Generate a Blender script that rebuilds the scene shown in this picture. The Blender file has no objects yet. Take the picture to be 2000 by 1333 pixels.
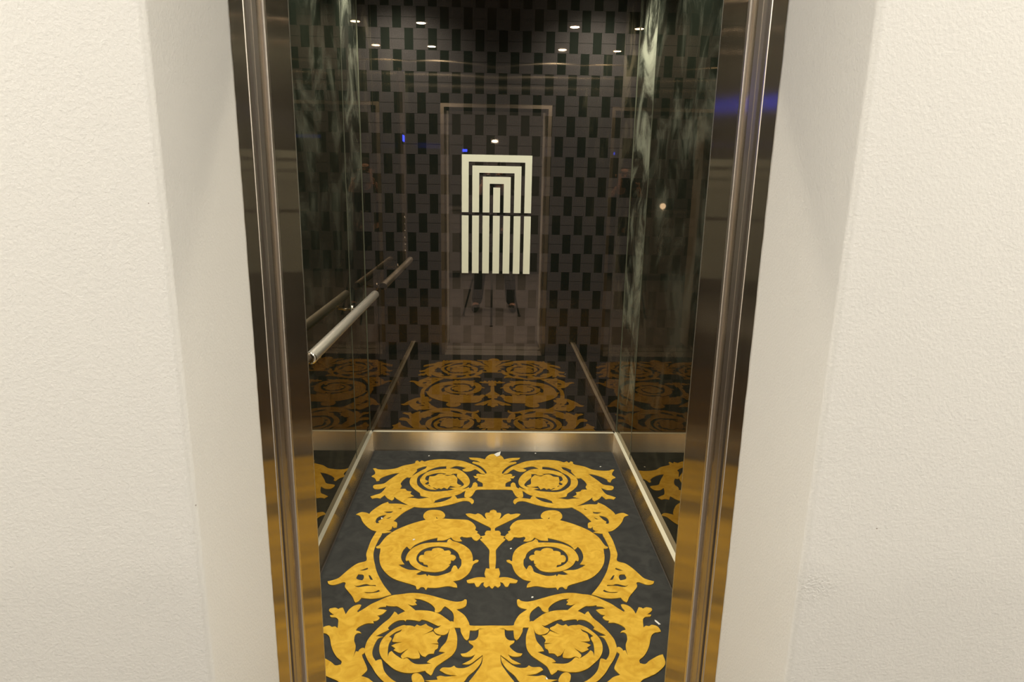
import bpy, bmesh, math, random
from mathutils import Vector, Matrix, geometry

# ------------------------------------------------------------------ camera, world, exposure
scene = bpy.context.scene
col = scene.collection
random.seed(7)

cam_data = bpy.data.cameras.new('camera')
cam_data.sensor_width = 36.0
cam_data.lens = 36.0 * 1297.77 / 2000.0
cam_data.clip_start = 0.02
cam = bpy.data.objects.new('camera', cam_data)
col.objects.link(cam)
YAW, PITCH, ROLL = 0.0333, 0.2396, 0.0195
fwd = Vector((math.sin(YAW) * math.cos(PITCH), math.cos(YAW) * math.cos(PITCH), -math.sin(PITCH)))
rgt = Vector((math.cos(YAW), -math.sin(YAW), 0))
upv = rgt.cross(fwd)
r2 = rgt * math.cos(ROLL) + upv * math.sin(ROLL)
u2 = -rgt * math.sin(ROLL) + upv * math.cos(ROLL)
m3 = Matrix((r2, u2, -fwd)).transposed()
cam.matrix_world = Matrix.Translation((-0.0255, 0.0, 1.5)) @ m3.to_4x4()
scene.camera = cam

world = bpy.data.worlds.new('world')
world.use_nodes = True
world.node_tree.nodes['Background'].inputs[0].default_value = (0.02, 0.019, 0.017, 1)
world.node_tree.nodes['Background'].inputs[1].default_value = 0.3
scene.world = world

vs = scene.view_settings
vs.view_transform = 'Standard'
vs.look = 'None'
vs.gamma = 1.0
vs.exposure = 0.0
vs.use_curve_mapping = False
scene.cycles.caustics_reflective = False
scene.cycles.caustics_refractive = False
scene.cycles.max_bounces = 10
scene.cycles.glossy_bounces = 6
scene.cycles.diffuse_bounces = 4
scene.cycles.sample_clamp_indirect = 6.0

WARM = (1.0, 0.89, 0.72)
CAR_LAMP_W = 50.0
LOBBY_LAMP_W = 36.5
LOBBY_LIGHT = (1.0, 0.955, 0.88)

# ------------------------------------------------------------------ measured sizes (metres, x = 0 on the lift's axis)
HW = 0.698          # half width of the car
Y_BACK = 3.513      # rear glass
Y_FRONT = 1.40      # inside face of the front returns
CEIL = 2.445
HO = 0.4205         # half width of the doorway
DOOR_H = 2.05
Y_WALL = 0.829      # lobby face of the plaster wall
Y_FRAME = 1.09      # where the plaster reveal meets the steel frame
SK = 0.117          # skirting height
L_FAR = -3.69       # far lobby wall
L_CEIL = 3.0

# ------------------------------------------------------------------ helpers
def tag(o, label=None, cat=None, group=None, kind=None):
    if label: o['label'] = label
    if cat: o['category'] = cat
    if group: o['group'] = group
    if kind: o['kind'] = kind
    return o

def empty(name, loc=(0, 0, 0)):
    o = bpy.data.objects.new(name, None)
    o.empty_display_size = 0.05
    o.location = loc
    col.objects.link(o)
    return o

def link(name, me, mat=None, parent=None, smooth=False):
    o = bpy.data.objects.new(name, me)
    col.objects.link(o)
    if mat is not None:
        me.materials.clear()
        me.materials.append(mat)
    if parent is not None:
        o.parent = parent
        o.matrix_parent_inverse = Matrix.Translation(-Vector(parent.location)) if parent.parent is None else Matrix.Identity(4)
    if smooth:
        for p in me.polygons: p.use_smooth = True
    return o

class MB:
    def __init__(s): s.v = []; s.f = []
    def box(s, x0, x1, y0, y1, z0, z1):
        b = len(s.v)
        s.v += [(x0,y0,z0),(x1,y0,z0),(x1,y1,z0),(x0,y1,z0),(x0,y0,z1),(x1,y0,z1),(x1,y1,z1),(x0,y1,z1)]
        s.f += [tuple(b+i for i in q) for q in ((0,3,2,1),(4,5,6,7),(0,1,5,4),(1,2,6,5),(2,3,7,6),(3,0,4,7))]
        return s
    def tube(s, pts, rad, n=16, cap=True):
        pts = [Vector(p) for p in pts]
        if not hasattr(rad, '__len__'): rad = [rad] * len(pts)
        rings = []
        for i, p in enumerate(pts):
            if i == 0: d = pts[1] - pts[0]
            elif i == len(pts) - 1: d = pts[-1] - pts[-2]
            else: d = (pts[i+1] - pts[i]).normalized() + (pts[i] - pts[i-1]).normalized()
            d.normalize()
            a = Vector((0, 0, 1)) if abs(d.z) < 0.9 else Vector((1, 0, 0))
            e1 = d.cross(a).normalized(); e2 = d.cross(e1).normalized()
            b = len(s.v)
            for k in range(n):
                t = 2 * math.pi * k / n
                s.v.append(tuple(p + (e1 * math.cos(t) + e2 * math.sin(t)) * rad[i]))
            rings.append(b)
        for a, b in zip(rings, rings[1:]):
            for k in range(n):
                k2 = (k + 1) % n
                s.f.append((a+k, a+k2, b+k2, b+k))
        if cap:
            s.f.append(tuple(rings[0] + k for k in range(n))[::-1])
            s.f.append(tuple(rings[-1] + k for k in range(n)))
        return s
    def ring(s, c, axis, prof, n=32):
        """lathe: prof = [(radius, height along axis)]"""
        c = Vector(c); d = Vector(axis).normalized()
        a = Vector((0, 0, 1)) if abs(d.z) < 0.9 else Vector((1, 0, 0))
        e1 = d.cross(a).normalized(); e2 = d.cross(e1).normalized()
        rings = []
        for r, h in prof:
            b = len(s.v)
            for k in range(n):
                t = 2 * math.pi * k / n
                s.v.append(tuple(c + d * h + (e1 * math.cos(t) + e2 * math.sin(t)) * r))
            rings.append(b)
        for p, q in zip(rings, rings[1:]):
            for k in range(n):
                k2 = (k + 1) % n
                s.f.append((p+k, p+k2, q+k2, q+k))
        return s
    def mesh(s, name):
        me = bpy.data.meshes.new(name)
        me.from_pydata(s.v, [], s.f)
        bm = bmesh.new(); bm.from_mesh(me)
        bmesh.ops.recalc_face_normals(bm, faces=bm.faces)
        bm.to_mesh(me); bm.free()
        me.update()
        return me
    def build(s, name, mat, parent=None, smooth=False, bevel=0.0, seg=2):
        me = s.mesh(name)
        if bevel:
            bm = bmesh.new(); bm.from_mesh(me)
            bmesh.ops.bevel(bm, geom=list(bm.edges), offset=bevel, segments=seg, affect='EDGES', profile=0.5)
            bm.to_mesh(me); bm.free()
        return link(name, me, mat, parent, smooth)

def box(name, b, mat, parent=None, bevel=0.0, seg=2):
    return MB().box(*b).build(name, mat, parent, bevel=bevel, seg=seg)

# ------------------------------------------------------------------ materials
def new_mat(name):
    m = bpy.data.materials.new(name)
    m.use_nodes = True
    nt = m.node_tree
    for n in list(nt.nodes): nt.nodes.remove(n)
    out = nt.nodes.new('ShaderNodeOutputMaterial')
    return m, nt, out

def N(nt, t, **kw):
    n = nt.nodes.new(t)
    for k, v in kw.items():
        if k.startswith('i_'):
            key = k[2:]
            key = int(key) if key.isdigit() else key.replace('_', ' ')
            n.inputs[key].default_value = v
        else: setattr(n, k, v)
    return n

def L(nt, a, ao, b, bi):
    nt.links.new(a.outputs[ao], b.inputs[bi])

def simple(name, colr, rough=0.5, metal=0.0, spec=0.5):
    m, nt, out = new_mat(name)
    p = N(nt, 'ShaderNodeBsdfPrincipled')
    p.inputs['Base Color'].default_value = (*colr, 1)
    p.inputs['Roughness'].default_value = rough
    p.inputs['Metallic'].default_value = metal
    p.inputs['Specular IOR Level'].default_value = spec
    nz = N(nt, 'ShaderNodeTexNoise'); nz.inputs['Scale'].default_value = 60
    bp = N(nt, 'ShaderNodeBump'); bp.inputs['Strength'].default_value = 0.02; bp.inputs['Distance'].default_value = 0.001
    L(nt, nz, 'Fac', bp, 'Height'); L(nt, bp, 'Normal', p, 'Normal')
    L(nt, p, 0, out, 0)
    return m

def emit(name, colr, s):
    m, nt, out = new_mat(name)
    e = N(nt, 'ShaderNodeEmission'); e.inputs[0].default_value = (*colr, 1); e.inputs[1].default_value = s
    L(nt, e, 0, out, 0)
    return m

def brushed(name, colr, rough, aniso, vertical_spread, streak=0.15):
    """stainless steel; the reflection smears across the grain"""
    m, nt, out = new_mat(name)
    g = N(nt, 'ShaderNodeBsdfAnisotropic')
    g.distribution = 'GGX'
    g.inputs['Anisotropy'].default_value = aniso
    geo = N(nt, 'ShaderNodeNewGeometry')
    if not vertical_spread:
        tz = N(nt, 'ShaderNodeCombineXYZ'); tz.inputs[2].default_value = 1.0
        L(nt, tz, 0, g, 'Tangent')
    else:
        cr = N(nt, 'ShaderNodeVectorMath', operation='CROSS_PRODUCT')
        L(nt, geo, 'True Normal', cr, 0); cr.inputs[1].default_value = (0.0, 0.0, 1.0)
        L(nt, cr, 0, g, 'Tangent')
    mp = N(nt, 'ShaderNodeMapping')
    mp.inputs['Scale'].default_value = (2, 2, 400) if vertical_spread else (400, 400, 2)
    L(nt, geo, 'Position', mp, 'Vector')
    nz = N(nt, 'ShaderNodeTexNoise'); nz.inputs['Scale'].default_value = 1.0; nz.inputs['Detail'].default_value = 2
    L(nt, mp, 0, nz, 'Vector')
    mr = N(nt, 'ShaderNodeMapRange')
    mr.inputs['To Min'].default_value = rough * (1 - streak); mr.inputs['To Max'].default_value = rough * (1 + streak)
    L(nt, nz, 'Fac', mr, 'Value'); L(nt, mr, 0, g, 'Roughness')
    mx = N(nt, 'ShaderNodeMix', data_type='RGBA')
    mx.inputs[6].default_value = (*[c * (1 - streak * .6) for c in colr], 1)
    mx.inputs[7].default_value = (*[min(1, c * (1 + streak * .6)) for c in colr], 1)
    L(nt, nz, 'Fac', mx, 0); L(nt, mx, 2, g, 'Color')
    L(nt, g, 0, out, 0)
    return m

def plaster(name):
    m, nt, out = new_mat(name)
    p = N(nt, 'ShaderNodeBsdfPrincipled')
    geo = N(nt, 'ShaderNodeNewGeometry')
    nz = N(nt, 'ShaderNodeTexNoise'); nz.inputs['Scale'].default_value = 260; nz.inputs['Detail'].default_value = 3
    n2 = N(nt, 'ShaderNodeTexNoise'); n2.inputs['Scale'].default_value = 3.0; n2.inputs['Detail'].default_value = 2
    L(nt, geo, 'Position', nz, 'Vector'); L(nt, geo, 'Position', n2, 'Vector')
    cr = N(nt, 'ShaderNodeMix', data_type='RGBA')
    cr.inputs[6].default_value = (0.81, 0.79, 0.735, 1); cr.inputs[7].default_value = (0.84, 0.82, 0.765, 1)
    L(nt, n2, 'Fac', cr, 0)
    # three dark specks and one scuffed patch by the right arris
    last = cr
    for pos, rad in (((-0.4215, 0.833, 1.062), 0.0016), ((-0.439, 0.829, 1.463), 0.0010), ((0.520, 0.829, 1.032), 0.0014)):
        ds = N(nt, 'ShaderNodeVectorMath', operation='DISTANCE'); ds.inputs[1].default_value = pos
        L(nt, geo, 'Position', ds, 0)
        mk = N(nt, 'ShaderNodeMapRange'); mk.inputs['From Min'].default_value = rad; mk.inputs['From Max'].default_value = rad * 0.4; mk.inputs['To Max'].default_value = 0.75
        L(nt, ds, 'Value', mk, 'Value')
        mz = N(nt, 'ShaderNodeMix', data_type='RGBA'); mz.inputs[7].default_value = (0.16, 0.10, 0.06, 1)
        L(nt, mk, 0, mz, 0); L(nt, last, 2, mz, 6)
        last = mz
    L(nt, last, 2, p, 'Base Color')
    ds = N(nt, 'ShaderNodeVectorMath', operation='DISTANCE'); ds.inputs[1].default_value = (0.446, 0.829, 0.940)
    L(nt, geo, 'Position', ds, 0)
    scuff = N(nt, 'ShaderNodeMapRange'); scuff.inputs['From Min'].default_value = 0.035; scuff.inputs['From Max'].default_value = 0.008
    scuff.inputs['To Min'].default_value = 0.42; scuff.inputs['To Max'].default_value = 1.0
    L(nt, ds, 'Value', scuff, 'Value')
    p.inputs['Roughness'].default_value = 0.55
    bp = N(nt, 'ShaderNodeBump'); bp.inputs['Strength'].default_value = 0.42; bp.inputs['Distance'].default_value = 0.0016
    L(nt, scuff, 0, bp, 'Strength'); L(nt, nz, 'Fac', bp, 'Height'); L(nt, bp, 'Normal', p, 'Normal')
    L(nt, p, 0, out, 0)
    return m

def tinted_mirror(name, refl, diff, smear=None, rough=0.012):
    """dark tinted mirror glass, optionally with dried cleaning smears"""
    m, nt, out = new_mat(name)
    g = N(nt, 'ShaderNodeBsdfPrincipled')
    g.inputs['Metallic'].default_value = 1.0
    g.inputs['Base Color'].default_value = (*refl, 1)
    g.inputs['Roughness'].default_value = rough
    g.inputs['Specular Tint'].default_value = (0.92, 0.85, 0.74, 1)
    d = N(nt, 'ShaderNodeBsdfDiffuse'); d.inputs[0].default_value = (*diff, 1)
    ad = N(nt, 'ShaderNodeAddShader'); L(nt, g, 0, ad, 0); L(nt, d, 0, ad, 1)
    if smear is None:
        L(nt, ad, 0, out, 0); return m
    amount, lo, hi, seed, zlo, zhi = smear
    geo = N(nt, 'ShaderNodeNewGeometry')
    mp = N(nt, 'ShaderNodeMapping'); mp.inputs['Scale'].default_value = (3.0, 3.4, 3.2); mp.inputs['Location'].default_value = (seed, seed * 1.7, seed * .6)
    L(nt, geo, 'Position', mp, 0)
    nz = N(nt, 'ShaderNodeTexNoise'); nz.inputs['Scale'].default_value = 1.0; nz.inputs['Detail'].default_value = 6; nz.inputs['Roughness'].default_value = 0.62
    nz.inputs['Distortion'].default_value = 0.9
    L(nt, mp, 0, nz, 'Vector')
    mr = N(nt, 'ShaderNodeMapRange', interpolation_type='SMOOTHSTEP')
    mr.inputs['From Min'].default_value = lo; mr.inputs['From Max'].default_value = hi; mr.inputs['To Max'].default_value = amount
    L(nt, nz, 'Fac', mr, 'Value')
    sx = N(nt, 'ShaderNodeSeparateXYZ'); L(nt, geo, 'Position', sx, 0)
    zr = N(nt, 'ShaderNodeMapRange', interpolation_type='SMOOTHSTEP')
    zr.inputs['From Min'].default_value = zlo; zr.inputs['From Max'].default_value = zhi
    zr.inputs['To Min'].default_value = 0.35; zr.inputs['To Max'].default_value = 1.0
    L(nt, sx, 2, zr, 'Value')
    ml = N(nt, 'ShaderNodeMath', operation='MULTIPLY'); L(nt, mr, 0, ml, 0); L(nt, zr, 0, ml, 1)
    w = N(nt, 'ShaderNodeBsdfDiffuse'); w.inputs[0].default_value = (0.62, 0.68, 0.54, 1)
    mx = N(nt, 'ShaderNodeMixShader'); L(nt, ml, 0, mx, 0); L(nt, ad, 0, mx, 1); L(nt, w, 0, mx, 2)
    L(nt, mx, 0, out, 0)
    return m

def carpet_mat(name, c1, c2, scale, bump=0.25, dust=0.0):
    m, nt, out = new_mat(name)
    p = N(nt, 'ShaderNodeBsdfPrincipled')
    geo = N(nt, 'ShaderNodeNewGeometry')
    n1 = N(nt, 'ShaderNodeTexNoise'); n1.inputs['Scale'].default_value = scale; n1.inputs['Detail'].default_value = 4; n1.inputs['Distortion'].default_value = 1.2
    L(nt, geo, 'Position', n1, 'Vector')
    rp = N(nt, 'ShaderNodeMapRange'); rp.inputs['From Min'].default_value = 0.3; rp.inputs['From Max'].default_value = 0.7
    L(nt, n1, 'Fac', rp, 'Value')
    mx = N(nt, 'ShaderNodeMix', data_type='RGBA'); mx.inputs[6].default_value = (*c1, 1); mx.inputs[7].default_value = (*c2, 1)
    L(nt, rp, 0, mx, 0); L(nt, mx, 2, p, 'Base Color')
    p.inputs['Roughness'].default_value = 0.85; p.inputs['Specular IOR Level'].default_value = 0.15
    p.inputs['Sheen Weight'].default_value = dust
    nf = N(nt, 'ShaderNodeTexNoise'); nf.inputs['Scale'].default_value = 420; nf.inputs['Detail'].default_value = 2
    L(nt, geo, 'Position', nf, 'Vector')
    bp = N(nt, 'ShaderNodeBump'); bp.inputs['Strength'].default_value = bump; bp.inputs['Distance'].default_value = 0.003
    L(nt, nf, 'Fac', bp, 'Height'); L(nt, bp, 'Normal', p, 'Normal')
    L(nt, p, 0, out, 0)
    return m

def tile_mat(name):
    """print on the rear glass: fine concentric squares, dim grey-brown, same reflection as the glass"""
    m, nt, out = new_mat(name)
    g = N(nt, 'ShaderNodeBsdfPrincipled'); g.inputs['Metallic'].default_value = 1.0
    g.inputs['Base Color'].default_value = (*BACK_REFL, 1); g.inputs['Roughness'].default_value = 0.02
    tc = N(nt, 'ShaderNodeTexCoord')
    sp = N(nt, 'ShaderNodeSeparateXYZ'); L(nt, tc, 'Object', sp, 0)
    ax = N(nt, 'ShaderNodeMath', operation='ABSOLUTE'); L(nt, sp, 0, ax, 0)
    az = N(nt, 'ShaderNodeMath', operation='ABSOLUTE'); L(nt, sp, 2, az, 0)
    a2 = N(nt, 'ShaderNodeMath', operation='SUBTRACT'); L(nt, az, 0, a2, 0); a2.inputs[1].default_value = 0.0245
    a3 = N(nt, 'ShaderNodeMath', operation='ABSOLUTE'); L(nt, a2, 0, a3, 0)
    s3 = N(nt, 'ShaderNodeMath', operation='MULTIPLY'); L(nt, a3, 0, s3, 0); s3.inputs[1].default_value = 1.47
    mxx = N(nt, 'ShaderNodeMath', operation='MAXIMUM'); L(nt, ax, 0, mxx, 0); L(nt, s3, 0, mxx, 1)
    sn = N(nt, 'ShaderNodeMath', operation='MULTIPLY'); L(nt, mxx, 0, sn, 0); sn.inputs[1].default_value = 1150.0
    si = N(nt, 'ShaderNodeMath', operation='SINE'); L(nt, sn, 0, si, 0)
    mr = N(nt, 'ShaderNodeMapRange'); mr.inputs['From Min'].default_value = -1; mr.inputs['To Min'].default_value = 0.75; mr.inputs['To Max'].default_value = 1.15
    L(nt, si, 0, mr, 'Value')
    cm = N(nt, 'ShaderNodeVectorMath', operation='SCALE'); cm.inputs[0].default_value = TILE_DIFF
    L(nt, mr, 0, cm, 'Scale')
    d = N(nt, 'ShaderNodeBsdfDiffuse'); L(nt, cm, 0, d, 0)
    ad = N(nt, 'ShaderNodeAddShader'); L(nt, g, 0, ad, 0); L(nt, d, 0, ad, 1)
    L(nt, ad, 0, out, 0)
    return m

BACK_REFL = (0.158, 0.124, 0.098)
TILE_DIFF = (0.039, 0.0365, 0.0355)
M = {}
M['plaster'] = plaster('plaster_cream')
M['back_glass'] = tinted_mirror('back_glass', BACK_REFL, (0.009, 0.0115, 0.009))
M['tile'] = tile_mat('back_glass_print')
M['left_glass'] = tinted_mirror('left_glass', (0.128, 0.106, 0.083), (0.007, 0.0095, 0.007), (0.13, 0.46, 0.80, 3.1, 1.1, 1.9))
M['right_glass'] = tinted_mirror('right_glass', (0.128, 0.106, 0.083), (0.007, 0.0095, 0.007), (0.18, 0.45, 0.80, 8.4, 0.9, 1.7))
M['left_strip'] = tinted_mirror('left_strip_glass', (0.15, 0.13, 0.10), (0.01, 0.012, 0.01), (0.22, 0.46, 0.74, 1.3, 1.0, 1.9))
M['right_strip'] = tinted_mirror('right_strip_glass', (0.15, 0.13, 0.10), (0.012, 0.014, 0.011), (0.34, 0.40, 0.66, 5.2, -0.4, 0.6))
M['glass_edge'] = simple('glass_edge', (0.13, 0.145, 0.11), 0.35, 0.0, 0.5)
M['polished'] = brushed('polished_steel', (0.60, 0.525, 0.43), 0.18, 0.82, False, 0.1)
M['satin'] = brushed('satin_steel', (0.62, 0.56, 0.49), 0.36, 0.5, False, 0.1)
M['front'] = brushed('front_return_steel', (0.24, 0.23, 0.21), 0.16, 0.84, False, 0.08)
M['bright'] = simple('bright_edge_steel', (0.74, 0.67, 0.59), 0.34, 1.0)
M['skirt'] = brushed('skirting_steel', (0.92, 0.84, 0.70), 0.25, 0.75, True, 0.08)
M['ledge'] = simple('ledge_cream', (0.72, 0.69, 0.54), 0.4)
M['rail'] = simple('rail_steel', (0.90, 0.89, 0.82), 0.38, 1.0)
M['chrome'] = simple('bracket_steel', (0.80, 0.76, 0.68), 0.15, 1.0)
M['alu'] = simple('sill_aluminium', (0.70, 0.68, 0.62), 0.45, 1.0)
M['dark'] = simple('dark_void', (0.02, 0.02, 0.018), 0.8)
M['gap'] = simple('dark_rubber', (0.05, 0.045, 0.04), 0.6)
M['car_ceiling'] = simple('car_ceiling_black', (0.015, 0.015, 0.014), 0.35)
M['carpet'] = carpet_mat('carpet_charcoal', (0.030, 0.032, 0.031), (0.050, 0.052, 0.049), 14, 0.35, 0.02)
M['gold'] = carpet_mat('carpet_gold', (0.55, 0.315, 0.028), (0.73, 0.47, 0.062), 22, 0.3, 0.0)
M['emblem'] = simple('frosted_white', (0.80, 0.84, 0.70), 0.6)
M['lens'] = emit('downlight_lens', (1.0, 0.92, 0.70), 110.0)
M['lobby_lens'] = emit('lobby_lens', WARM, 12.0)
M['blue'] = emit('blue_display', (0.03, 0.06, 1.0), 16.0)
M['white_lamp'] = emit('white_lamp', (1.0, 0.97, 0.86), 14.0)
M['lobby_floor'] = carpet_mat('lobby_floor_grey', (0.16, 0.145, 0.135), (0.21, 0.19, 0.18), 4, 0.05)
M['lobby_dark'] = simple('lobby_dark_wall', (0.035, 0.033, 0.03), 0.5)
M['lobby_grey'] = simple('lobby_grey_panel', (0.15, 0.14, 0.13), 0.5)
M['lobby_ceiling'] = simple('lobby_ceiling_white', (0.62, 0.60, 0.56), 0.8)
M['paper'] = simple('white_paper', (0.80, 0.80, 0.74), 0.7)
M['skin'] = simple('skin', (0.52, 0.30, 0.21), 0.5)
M['cloth'] = simple('black_cloth', (0.018, 0.018, 0.02), 0.85)
M['trousers'] = simple('dark_trousers', (0.025, 0.025, 0.03), 0.85)
M['hair'] = simple('dark_hair', (0.02, 0.014, 0.01), 0.5)
M['black_plastic'] = simple('black_plastic', (0.02, 0.02, 0.02), 0.4)
M['lens_glass'] = simple('lens_glass', (0.02, 0.02, 0.03), 0.05)
M['button'] = simple('button_steel', (0.75, 0.73, 0.70), 0.25, 1.0)

# ------------------------------------------------------------------ lobby shell
def plaster_wall(name, side):
    """block of plastered wall with a rounded arris and a reveal that stops raggedly against the frame"""
    v = []; f = []
    rows = 170
    zs = [L_CEIL * i / rows for i in range(rows + 1)]
    R = 0.009
    rng = random.Random(3 + side)
    prof = [(2.5, Y_WALL)]
    for x in (1.6, 0.9, 0.6): prof.append((x, Y_WALL))
    for k in range(7):
        t = math.pi / 2 * k / 6
        prof.append((HO + R - R * math.sin(t), Y_WALL + R - R * math.cos(t)))
    prof += [(HO, 0.95), (HO, Y_FRAME - 0.006)]
    n = len(prof) + 2
    for z in zs:
        for x, y in prof: v.append((side * x, y, z))
        v.append((side * HO, Y_FRAME + rng.uniform(-0.0016, 0.0016), z))
        v.append((side * (HO + 0.03), Y_FRAME + 0.001, z))
    for r in range(rows):
        for k in range(n - 1):
            a = r * n + k
            f.append((a, a + 1, a + n + 1, a + n))
    me = bpy.data.meshes.new(name)
    me.from_pydata(v, [], f)
    bm = bmesh.new(); bm.from_mesh(me)
    bmesh.ops.recalc_face_normals(bm, faces=bm.faces); bm.to_mesh(me); bm.free()
    for p in me.polygons: p.use_smooth = True
    o = link(name, me, M['plaster'])
    # outward side must face the lobby
    c = me.polygons[0]
    if c.normal.y > 0: me.flip_normals()
    # a solid core behind the render coat gives the wall its thickness
    core = box('wall_core', (side * (HO + 0.012), side * 2.5, Y_WALL + 0.012, Y_FRAME - 0.004, 0, L_CEIL) if side > 0
               else (-2.5, -(HO + 0.012), Y_WALL + 0.012, Y_FRAME - 0.004, 0, L_CEIL), M['plaster'], o)
    return tag(o, kind='structure')

w = plaster_wall('wall_lobby_left', -1)
w = plaster_wall('wall_lobby_right', 1)
w = MB().box(-HO, HO, Y_WALL, Y_FRAME, DOOR_H + 0.12, L_CEIL).build('wall_lobby_lintel', M['plaster'])
tag(w, kind='structure')
tag(box('floor_lobby', (-2.5, 2.5, L_FAR, 1.10, -0.10, 0.0), M['lobby_floor']), kind='structure')
tag(box('ceiling_lobby', (-2.5, 2.5, L_FAR, Y_WALL, L_CEIL, L_CEIL + 0.1), M['lobby_ceiling']), kind='structure')
tag(box('wall_lobby_far', (-2.5, 2.5, L_FAR - 0.1, L_FAR, 0, L_CEIL), M['lobby_dark']), kind='structure')
tag(box('wall_lobby_west', (-2.6, -2.5, L_FAR, Y_FRAME, 0, L_CEIL), M['plaster']), kind='structure')
tag(box('wall_lobby_east', (2.5, 2.6, L_FAR, Y_FRAME, 0, L_CEIL), M['plaster']), kind='structure')

# ------------------------------------------------------------------ lift shell
fl = tag(box('floor', (-HW - 0.03, HW + 0.03, 1.43, Y_BACK + 0.03, -0.08, 0.0), M['gap']), kind='structure')
tag(box('ceiling', (-HW - 0.03, HW + 0.03, 1.33, Y_BACK + 0.03, CEIL, CEIL + 0.05), M['car_ceiling']), kind='structure')
tag(box('wall_shaft', (-1.5, 1.5, 4.0, 4.05, -0.1, 3.2), M['dark']), kind='structure')

# rear wall: one sheet of tinted glass with a printed chequer of light cells
back = tag(box('wall_back', (-HW, HW, Y_BACK, Y_BACK + 0.012, 0.0, CEIL), M['back_glass']), kind='structure')
PX, PZ = 0.1155, 0.0985
cell = MB()
cw, ch = 0.0725, 0.0975
cell.box(-cw/2, cw/2, -0.0006, 0.0, 0.0011, ch/2)
cell.box(-cw/2, cw/2, -0.0006, 0.0, -ch/2, -0.0011)
cell_me = cell.mesh('tile')
cell_me.materials.append(M['tile'])
row0 = 2.105
cut = {}
for r in range(-4, 22):
    ztop = row0 - r * PZ
    zc = ztop - PZ / 2
    if zc + ch/2 > CEIL - 0.002 or zc - ch/2 < SK - 0.05: continue
    cx0 = 0.4255 + PX / 2 + (PX / 2 if r % 2 else 0)
    for k in range(-13, 6):
        x = cx0 + k * PX
        me_ = cell_me
        if abs(x) + cw/2 > HW - 0.010:                 # cells cut off by the side walls
            e0, e1 = max(-cw/2, -HW + 0.010 - x), min(cw/2, HW - 0.010 - x)
            if e1 - e0 < 0.012: continue
            key = (round(e0, 4), round(e1, 4))
            if key not in cut:
                cut[key] = MB().box(e0, e1, -0.0006, 0.0, 0.0011, ch/2).box(e0, e1, -0.0006, 0.0, -ch/2, -0.0011).mesh('tile')
                cut[key].materials.append(M['tile'])
            me_ = cut[key]
        o = bpy.data.objects.new('tile', me_)
        col.objects.link(o)
        o.parent = back
        o.location = (x, Y_BACK, zc)

def side_wall(name, s, glass, strip):
    X = s * HW
    root = tag(box(name, (min(X, X + s*0.03), max(X, X + s*0.03), Y_FRONT - 0.06, Y_BACK + 0.03, 0.0, CEIL), M['dark']), kind='structure')
    a, b = sorted((X, X - s * 0.006))
    box('glass_panel', (a, b, Y_FRONT + 0.001, 3.128, SK - 0.01, CEIL), glass, root)
    box('glass_panel', (a, b, 3.132, Y_BACK - 0.001, SK - 0.01, CEIL), strip, root)
    a, b = sorted((X - s * 0.0055, X - s * 0.0075))
    box('glass_edge', (a, b, 3.1280, 3.1325, SK - 0.01, CEIL), M['glass_edge'], root)
    a, b = sorted((X - s * 0.006, X - s * 0.009))
    box('corner_bead', (a, b, Y_BACK - 0.0035, Y_BACK - 0.001, SK, CEIL), M['glass_edge'], root)
side_wall('wall_left', -1, M['left_glass'], M['left_strip'])
side_wall('wall_right', 1, M['right_glass'], M['right_strip'])

# front returns and transom of the car
fr = tag(box('wall_front', (-HW, -HO - 0.001, 1.345, Y_FRONT, 0.0, CEIL), M['front']), kind='structure')
box('return_panel', (HO + 0.001, HW, 1.345, Y_FRONT, 0.0, CEIL), M['front'], fr)
box('transom_panel', (-HO - 0.001, HO + 0.001, 1.345, Y_FRONT, DOOR_H, CEIL), M['front'], fr)
for s in (-1, 1):
    a, b = sorted((s * HO, s * (HO + 0.028)))
    box('return_lip', (a, b, Y_FRONT, Y_FRONT + 0.004, 0.0, DOOR_H + 0.028), M['alu'], fr)
box('return_lip', (-HO, HO, Y_FRONT, Y_FRONT + 0.004, DOOR_H, DOOR_H + 0.028), M['alu'], fr)

# skirting
def skirting(name, b, parts=None):
    o = tag(box(name, b[:5] + (b[5] - 0.002,), M['skirt']), kind='structure')
    box('ledge', b[:4] + (b[5] - 0.002, b[5]), M['ledge'], o)
    return o
TH = 0.017
skirting('baseboard_back', (-HW + TH, HW - TH, Y_BACK - TH, Y_BACK - 0.0008, 0.0, SK))
skirting('baseboard_left', (-HW + 0.0065, -HW + 0.0065 + TH, Y_FRONT + 0.002, Y_BACK - 0.0008, 0.0, SK))
sr = skirting('baseboard_right', (HW - 0.0065 - TH, HW - 0.0065, 2.887, Y_BACK - 0.0008, 0.0, SK))
box('skirting_length', (HW - 0.0085 - TH, HW - 0.0065, Y_FRONT + 0.002, 2.8855, 0.0, SK - 0.001), M['skirt'], sr)
box('ledge', (HW - 0.0085 - TH, HW - 0.0065, Y_FRONT + 0.002, 2.8855, SK - 0.001, SK + 0.0012), M['ledge'], sr)

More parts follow.
